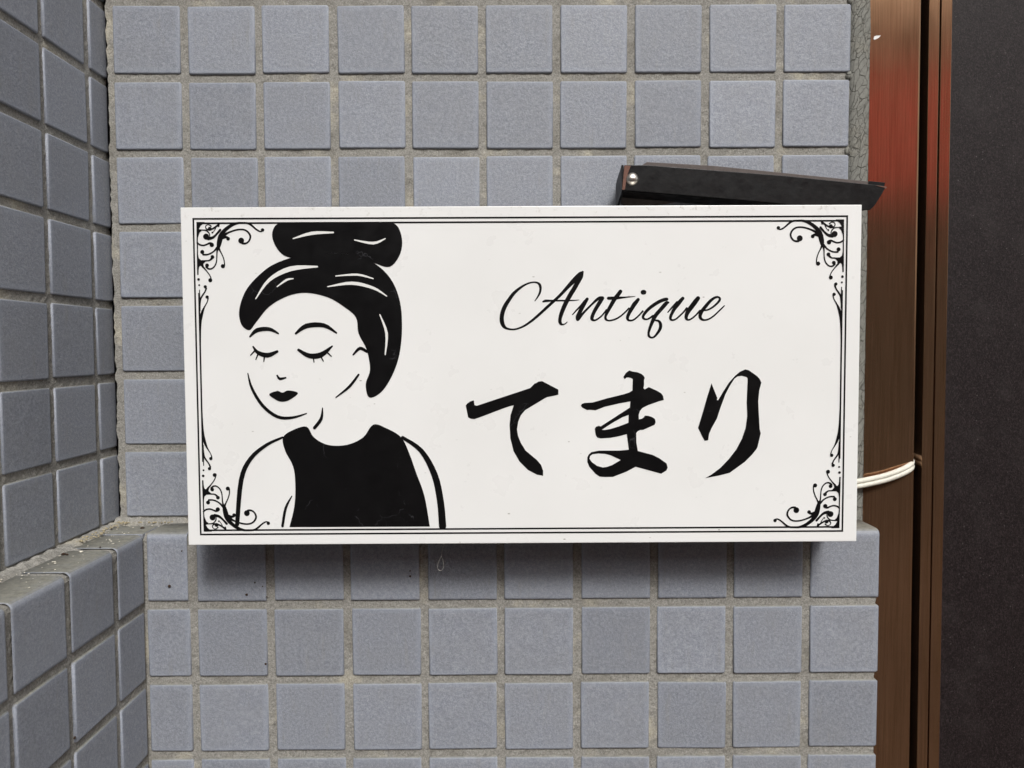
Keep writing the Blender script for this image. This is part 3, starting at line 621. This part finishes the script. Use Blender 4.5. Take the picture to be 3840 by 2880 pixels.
# yellowish mortar crumbs packed into the ledge corner
V, F = [], []
rg = random.Random(11)
for k in range(120):
    s = rg.uniform(.4, 1.3) * (1 if k < 22 else .7)
    if k % 2: x, y = rg.uniform(-5, 34), rg.uniform(-7, -.5)
    else: x, y = rg.uniform(-5, 4), rg.uniform(-60, -4)
    bm = bmesh.new(); bmesh.ops.create_icosphere(bm, subdivisions=1, radius=s)
    for v in bm.verts: v.co *= 1 + rg.uniform(-.3, .3); v.co.z *= .7
    n = len(V); V += [(v.co.x + x - XL, v.co.y + y, v.co.z + DZ + 348 + 1.2) for v in bm.verts]; F += [tuple(n + q.index for q in f.verts) for f in bm.faces]; bm.free()
o = mesh_obj('mortar_crumbs', V, F, M_MORTAR, lw, True); tag(o, kind='stuff')

# ------------------------------------------------------------------ door frame and door at the right
def slanted(root):
    root.rotation_euler = (0, math.radians(-.0), 0)
SL = .0040                                  # the joinery leans a touch: x grows as z falls
def lean_box(x0, x1, y0, y1, bev=.4, z0=-1450, z1=860):
    V, F = box(x0, x1, y0, y1, z0, z1, bev=bev)
    return [(v[0] - SL * v[2], v[1], v[2]) for v in V], F
frame = empty('door_frame', (525, 0, GZ))
tag(frame, 'upright brown metal door jamb between the tiled wall and the dark door', 'door frame')
def fobj(name, geo, mat, par, ox):
    V, F = geo
    return mesh_obj(name, [(v[0] - ox, v[1], v[2] - GZ) for v in V], F, mat, par)
fobj('jamb', lean_box(506.0, 541.9, -.3, 30, 1.5), M_BRONZE, frame, 525)
fobj('rebate', lean_box(541.9, 640, 46, 60, 0), M_DARK, frame, 525)
fobj('rebate', lean_box(506.5, 541.7, 30, 60, 0), M_DARK, frame, 525)
fobj('gasket', lean_box(541.95, 542.6, 4, 30, 0), M_RUBBER, frame, 525)
door = empty('door', (900, 0, GZ))
tag(door, 'dark pebbled door with a thin brown metal edge trim at far right', 'door')
fobj('edge_trim', lean_box(547.3, 554.5, .2, 40, .35), M_BRONZE, door, 900)
fobj('edge_trim', lean_box(555.5, 562.8, .0, 6, .35), M_BRONZE, door, 900)
fobj('core', lean_box(554.6, 1340, 6.2, 40, 0), M_DARK, door, 900)
fobj('door_panel', lean_box(562.9, 1320, 1.2, 5.9, .2), M_SHEET, door, 900)
fobj('edge_trim', lean_box(1320.2, 1340, 0, 6, .35), M_BRONZE, door, 900)

# ------------------------------------------------------------------ the sign
SX, SZ, SY = 271.87, -246.17, -71.91
sign = empty('sign', (SX, SY, SZ - 100))
tag(sign, 'white rectangular sign with black lettering and a woman drawn in black', 'sign')
def sloc(x, z, y=0): return (x, y, z + 100)
V, F = box(-200, 200, 0, 4.0, 0, 200, bev=.45)
mesh_obj('face_panel', V, F, M_ACR, sign)
V, F = box(-198.6, 198.6, 4.0, 36.0, 1.2, 198.6, bev=.8)
mesh_obj('light_box', V, F, M_BODY, sign)
for x in (-150, 120):
    V, F = box(x, x + 30, 36.1, 71.4, 60, 150, bev=.5); mesh_obj('mounting_block', V, F, M_BODY, sign)

LAY = [0]
def nexty():
    LAY[0] += 1
    return -.10 - .0022 * LAY[0]
def tess(loops, y):
    vv = [[Vector((p[0], p[1], 0)) for p in L] for L in loops]
    tri = tessellate_polygon(vv)
    flat = [p for L in loops for p in L]
    V = [(p[0], y, p[1] + 100) for p in flat]; F = []
    for t in tri:
        a, b, c = (flat[i] for i in t)
        ar = (b[0] - a[0]) * (c[1] - a[1]) - (b[1] - a[1]) * (c[0] - a[0])
        F.append(tuple(t) if ar > 0 else tuple(reversed(t)))
    return V, F
def catmull(P, closed=False, sub=5):
    n = len(P); out = []
    rngs = range(n) if closed else range(n - 1)
    g = (lambda i: P[i % n]) if closed else (lambda i: P[max(0, min(n - 1, i))])
    for i in rngs:
        p0, p1, p2, p3 = g(i - 1), g(i), g(i + 1), g(i + 2)
        for s in range(sub):
            t = s / sub
            out.append(tuple(.5 * (2 * b + (c - a) * t + (2 * a - 5 * b + 4 * c - d) * t * t + (3 * b - a - 3 * c + d) * t ** 3) for a, b, c, d in zip(p0, p1, p2, p3)))
    if not closed: out.append(P[-1])
    return out
def stroke(P, y):
    """flat ribbon of changing width with round ends"""
    S = catmull(P, sub=4) if len(P) > 2 else list(P)
    V, F = [], []
    for i, (x, z, r) in enumerate(S):
        a = S[max(0, i - 1)]; b = S[min(len(S) - 1, i + 1)]
        d = Vector((b[0] - a[0], b[1] - a[1]))
        d = d.normalized() if d.length > 1e-9 else Vector((1, 0))
        r = max(r, .06)
        V += [(x - d.y * r, y, z + d.x * r + 100), (x + d.y * r, y, z - d.x * r + 100)]
    for i in range(len(S) - 1): F.append((2 * i, 2 * i + 1, 2 * i + 3, 2 * i + 2))
    for e in (0, len(S) - 1):
        x, z, r = S[e]; r = max(r, .06); n0 = len(V); N = 18
        yy = y - .0009 * (1 if e else 2)
        V += [(x + r * math.cos(2 * math.pi * k / N), yy, z + r * math.sin(2 * math.pi * k / N) + 100) for k in range(N)]
        F.append(tuple(n0 + k for k in range(N)))
    return V, F
def join(parts):
    V, F = [], []
    for v, f in parts:
        n = len(V); V += v; F += [tuple(n + i for i in q) for q in f]
    return V, F
def fix_up(VF):
    """all printed faces look towards the viewer"""
    V, F = VF; out = []
    for f in F:
        a, b, c = V[f[0]], V[f[1]], V[f[2]]
        ar = sum(V[f[i]][0] * V[f[(i + 1) % len(f)]][2] - V[f[(i + 1) % len(f)]][0] * V[f[i]][2] for i in range(len(f)))
        out.append(f if ar > 0 else tuple(reversed(f)))
    return V, out
def printed(name, parts, mat, label=None):
    V, F = fix_up(join(parts))
    o = mesh_obj(name, V, F, mat, sign)
    if label: o["label"] = label
    return o
printed('lettering', [stroke(q, nexty()) for q in WORD], M_VINYL, 'word Antique in slanted black script')
printed('character', [tess([TE], nexty())], M_VINYL, 'brush-written hiragana te')
printed('character', [tess(MA, nexty())], M_VINYL, 'brush-written hiragana ma')
printed('character', [tess([RI], nexty())], M_VINYL, 'brush-written hiragana ri')
def frame_line(x0, x1, z0, z1, w, skip_sides=None):
    y = nexty(); parts = []
    def rect(a, b, c, d, yy): return ([(a, yy, c + 100), (b, yy, c + 100), (b, yy, d + 100), (a, yy, d + 100)], [(0, 1, 2, 3)])
    parts += [rect(x0, x1, z1 - w, z1, y), rect(x0, x1, z0, z0 + w, y)]
    s0, s1 = (z0, z1) if not skip_sides else skip_sides
    parts += [rect(x0, x0 + w, s0 + w, s1 - w, y - .0008), rect(x1 - w, x1, s0 + w, s1 - w, y - .0008)]
    return parts
printed('border_line', frame_line(-193.0, 191.9, -94.1, 93.8, .98), M_VINYL)
printed('border_line', frame_line(-190.7, 189.6, -91.6, 91.2, .98, (-51, 51)), M_VINYL)
# four corner ornaments, mirrored copies of one drawing
MCX, MCZ = -.55, -.20
orn_parts = [stroke(q, nexty()) for q in ORN] + [tess([q], nexty()) for q in ORNP]
OV, OF = join(orn_parts)
for mx in (1, -1):
    for mz in (1, -1):
        V = [(v[0] if mx > 0 else 2 * MCX - v[0], v[1], v[2] if mz > 0 else 2 * (MCZ + 100) - v[2]) for v in OV]
        V, F = fix_up((V, OF))
        mesh_obj('corner_ornament', V, F, M_VINYL, sign)
# plain drawing of a woman with pinned-up hair and a dark dress
pt = [tess([catmull(LADY_POLY[0], True)], nexty()), tess([catmull(LADY_POLY[1], True)], nexty()), tess([catmull(LADY_POLY[2], False)], nexty()), tess([catmull(LADY_POLY[3], True)], nexty())]
pt += [stroke(q, nexty()) for q in LADY_STR]
portrait = printed('portrait', pt, M_VINYL, 'black stencil of a woman with pinned-up hair and dark dress')
V, F = fix_up(join([stroke(q, nexty() - .02) for q in LADY_WHITE]))
mesh_obj('hair_highlight', V, F, M_WHITEVINYL, portrait)

# ------------------------------------------------------------------ folded black bracket above the sign
br = empty('bracket', (340, -32, -120))
tag(br, 'black metal bracket arm with a round rivet above the sign top right', 'bracket')
bo = Vector((340, -32, -120))
def prism(pts, y0, y1, bev=0.0):
    """outline in (x, z) pushed from y0 to y1"""
    n = len(pts); V = [(x - bo.x, y0 - bo.y, z - bo.z) for x, z in pts] + [(x - bo.x, y1 - bo.y, z - bo.z) for x, z in pts]
    F = [tuple(range(n)), tuple(reversed(range(n, 2 * n)))] + [(i, n + i, n + (i + 1) % n, (i + 1) % n) for i in range(n)]
    if bev:
        bm = bmesh.new(); vs = [bm.verts.new(v) for v in V]
        for f in F: bm.faces.new([vs[i] for i in f])
        bmesh.ops.recalc_face_normals(bm, faces=bm.faces)
        bmesh.ops.bevel(bm, geom=list(bm.edges), offset=bev, segments=2, affect='EDGES', profile=.6)
        bm.verts.index_update(); V = [tuple(v.co) for v in bm.verts]; F = [tuple(q.index for q in f.verts) for f in bm.faces]; bm.free()
    return V, F
front = [(336.6, -129.4), (345, -130.0), (427.9, -137.2), (450, -139.5), (487, -143.0), (494.8, -142.5), (497.5, -139.8), (501.3, -133.9), (504.6, -127.9), (503.2, -127.4), (440, -120.8), (375, -115.6), (352, -113.8), (337.8, -113.6)]
V, F = prism(front, -33, -31.2, .35); mesh_obj('front_plate', V, F, M_BPAINT, br)
top = [(338.5, -114.8), (352, -115.0), (375, -116.8), (440, -122.0), (503, -128.6), (503, -130.0), (440, -123.4), (375, -118.2), (352, -116.4), (338.5, -116.2)]
V, F = prism(top, -31.3, -8, 0); mesh_obj('upper_flange', V, F, M_BPAINT, br)
low = [(337.5, -129.6), (345, -130.4), (427.9, -137.4), (487, -143.2), (487, -141.8), (427.9, -136.0), (345, -129.0), (337.5, -128.2)]
V, F = prism(low, -31.3, -9, 0); mesh_obj('lower_flange', V, F, M_BPAINT, br)
rear = [(339, -133.5), (342, -116), (353.5, -108.2), (356.2, -106.6), (400, -109.2), (500.5, -119.6), (513.8, -121.4), (513, -124.4), (497.5, -124.8), (440, -123), (345, -137.5)]
V, F = prism(rear, -10.5, -8.0, .3); mesh_obj('rear_plate', V, F, M_DUSTY, br)
V, F = prism([(503.5, -119.9), (514.2, -120.9), (513.6, -123.6), (503.3, -123.0)], -11.5, -10.6, .1); mesh_obj('tab', V, F, M_BPAINT, br)
endp = [(-33.0, -113.7), (-31, -113.9), (-12, -119.5), (-9, -121), (-8.5, -133.5), (-12, -136.5), (-31, -131.0), (-33.0, -129.6)]
V = [(336.2 + (y + 33) * -.02 - bo.x, y - bo.y, z - bo.z) for y, z in endp] + [(337.4 - bo.x, y - bo.y, z - bo.z) for y, z in endp]
n = len(endp); F = [tuple(range(n)), tuple(reversed(range(n, 2 * n)))] + [(i, n + i, n + (i + 1) % n, (i + 1) % n) for i in range(n)]
mesh_obj('end_cap', V, F, M_BPAINT, br)
V, F = prism([(336.5, -129.2), (338.2, -129.2), (339.4, -121), (341.8, -114.3), (337.9, -113.9)], -33.35, -33.02, 0)
mesh_obj('rust_patch', V, F, M_RUST, br)
V, F = prism([(497.5, -127.2), (503.6, -127.9), (505.0, -128.1), (504.2, -129.4), (503.2, -128.6)], -33.3, -33.02, 0)
mesh_obj('rust_patch', V, F, M_RUST, br)
V, F = [], []
N = 28; prof = [(0, -1.9), (1.2, -1.82), (2.3, -1.5), (3.2, -.95), (3.85, -.35), (4.15, .2)]
for r, y in prof[1:]:
    V += [(342.9 + r * math.cos(2 * math.pi * k / N) - bo.x, -33.2 + y - bo.y, -122.6 + r * math.sin(2 * math.pi * k / N) - bo.z) for k in range(N)]
V.append((342.9 - bo.x, -33.2 - 1.9 - bo.y, -122.6 - bo.z))
for j in range(len(prof) - 2):
    for k in range(N): k2 = (k + 1) % N; F.append((j * N + k, j * N + k2, (j + 1) * N + k2, (j + 1) * N + k))
for k in range(N): F.append((len(V) - 1, (k + 1) % N, k))
o = mesh_obj('rivet', V, F, M_RIVET, br, True)

# ------------------------------------------------------------------ power cord: flat twin core from the sign into the door gap
def tube(path, r, N=14, sx=1.0):
    S = catmull(path, sub=8); V, F = [], []
    for i, p in enumerate(S):
        a = Vector(S[max(0, i - 1)]); b = Vector(S[min(len(S) - 1, i + 1)]); d = (b - a).normalized()
        up = Vector((0, 0, 1)); s = d.cross(up).normalized(); u = s.cross(d)
        for k in range(N):
            t = 2 * math.pi * k / N; q = Vector(p) + s * (r * math.cos(t)) + u * (r * math.sin(t)); V.append(tuple(q))
    for i in range(len(S) - 1):
        for k in range(N): k2 = (k + 1) % N; F.append((i * N + k, i * N + k2, (i + 1) * N + k2, (i + 1) * N + k))
    F.append(tuple(range(N))); F.append(tuple(reversed(range(len(V) - N, len(V)))))
    return V, F
path = [(466, -20, -324.6), (485, -13, -323.8), (499, -8.5, -322.9), (509.5, -5.6, -321.8), (521.5, -4.2, -319.4), (533, -3.0, -315.6), (541.2, .4, -312.2), (544.4, 8, -310.0), (544.6, 24, -309)]
cord = empty('power_cord', (499, -13, -322.4))
tag(cord, 'white twin power cord running from the sign into the door gap', 'cord')
for s in (1, -1):
    V, F = tube([(x, y, z + s * 1.62) for x, y, z in path], 1.78)
    mesh_obj('wire', [(v[0] - 499, v[1] + 13, v[2] + 322.4) for v in V], F, M_CABLE, cord, True)

# ------------------------------------------------------------------ small litter: flakes and crumbs on the ledge and tiles
def scatter(name, mat, items, lab):
    V, F = [], []
    rg = random.Random(21)
    for x, y, z, s, fl, ax in items:
        bm = bmesh.new(); bmesh.ops.create_icosphere(bm, subdivisions=2, radius=1.0)
        for v in bm.verts:
            k = 1 + rg.uniform(-.18, .18)
            c = [v.co.x * s * k, v.co.y * s * k, v.co.z * s * k]; c['xyz'.index(ax)] *= fl; v.co = c
        n = len(V); V += [(v.co.x + x, v.co.y + y, v.co.z + z) for v in bm.verts]; F += [tuple(n + q.index for q in f.verts) for f in bm.faces]; bm.free()
    o = mesh_obj(name, V, F, mat, None, True); tag(o, lab, 'litter', kind='stuff')
    return o
rg = random.Random(31)
LT = DZ - .1
flk = [(10, -76, LT, 1.25, .3, 'z'), (9, -101, LT, .8, .3, 'z'), (7, -98, LT, .7, .3, 'z'), (14, -50, LT, .6, .3, 'z'), (12, -47, LT, .6, .3, 'z')]
flk += [(rg.uniform(-2, 22), rg.uniform(-150, -8), LT, rg.uniform(.25, .6), .35, 'z') for _ in range(46)]
flk += [(rg.uniform(28, 70), rg.uniform(-26, -4), LT, rg.uniform(.25, .5), .35, 'z') for _ in range(12)]
scatter('pale_flakes', M_SEED, flk, 'pale flakes scattered on the dusty tile ledge at lower left')
crm = [(3, -82, LT + .2, 1.2, .6, 'z'), (5.5, -83, LT + .2, .8, .6, 'z'), (16, -66, LT, .6, .4, 'z'), (18, -16, LT, 1.4, .5, 'z'), (41, -12, LT, 1.0, .5, 'z'), (98, -D - .3, -381, .55, .5, 'y'), (103, -D - .3, -383.5, .45, .5, 'y'), (105.5, -D - .2, -390.5, .5, .5, 'y'), (92.5, -D - .3, -389, .8, .5, 'y'), (51, -D - .3, -360, .5, .5, 'y'), (199, -D - .2, -374, .5, .4, 'y'), (199, -D - .2, -377.5, .7, .4, 'y'), (104, -D - .3, -435, .8, .5, 'y')]
crm += [(XM + .3, -120 + 1.5, -440, .9, .5, 'x'), (42.5, -D - .5, -383, 1.0, .6, 'y')]
scatter('brown_crumbs', M_CRUMB, crm, 'tiny dark crumbs stuck to the ledge and lower tiles')
# thread of cobweb hanging under the sign
def thread(pts, r):
    return tube(pts, r, 5)
web = [thread([(223.0, -60, -346.0), (223.4, -58, -350), (222.2, -57, -354), (221.6, -56.5, -358)], .09),
       thread([(221.6, -56.5, -358), (219.6, -56.5, -362), (219.3, -56.5, -365.5), (221.0, -56.5, -367.0), (222.8, -56.5, -365), (222.6, -56.5, -361), (221.6, -56.5, -358)], .08),
       thread([(222.5, -60, -346.3), (230, -61, -346.9), (240, -61, -346.6), (252, -60, -347.0)], .10),
       thread([(398, -60, -346.3), (405, -61, -347.2), (411, -61, -347.5), (418, -60, -346.6)], .11)]
V, F = join(web[:3])
tag(mesh_obj('cobweb', V, F, M_WEB), 'thin looped cobweb thread hanging under the sign near its middle', 'cobweb', kind='stuff')
tag(mesh_obj('cobweb', *web[3], M_WEB), 'short straight cobweb thread under the sign towards its right end', 'cobweb')
# chipped white paint on the jamb
V, F = [], []
pts = [(509.9, -23.2), (510.3, -21.6), (512, -21.0), (514.8, -20.9), (513.6, -22.4), (512, -23.2), (510.6, -23.8)]
V = [(x, -.42, z) for x, z in pts] + [(x, -.2, z) for x, z in pts]; n = len(pts)
F = [tuple(reversed(range(n)))] + [(i, n + i, n + (i + 1) % n, (i + 1) % n) for i in range(n)]
tag(mesh_obj('paint_fleck', V, F, M_FLECK), 'small white paint fleck stuck on the upper bronze door jamb', 'paint fleck')
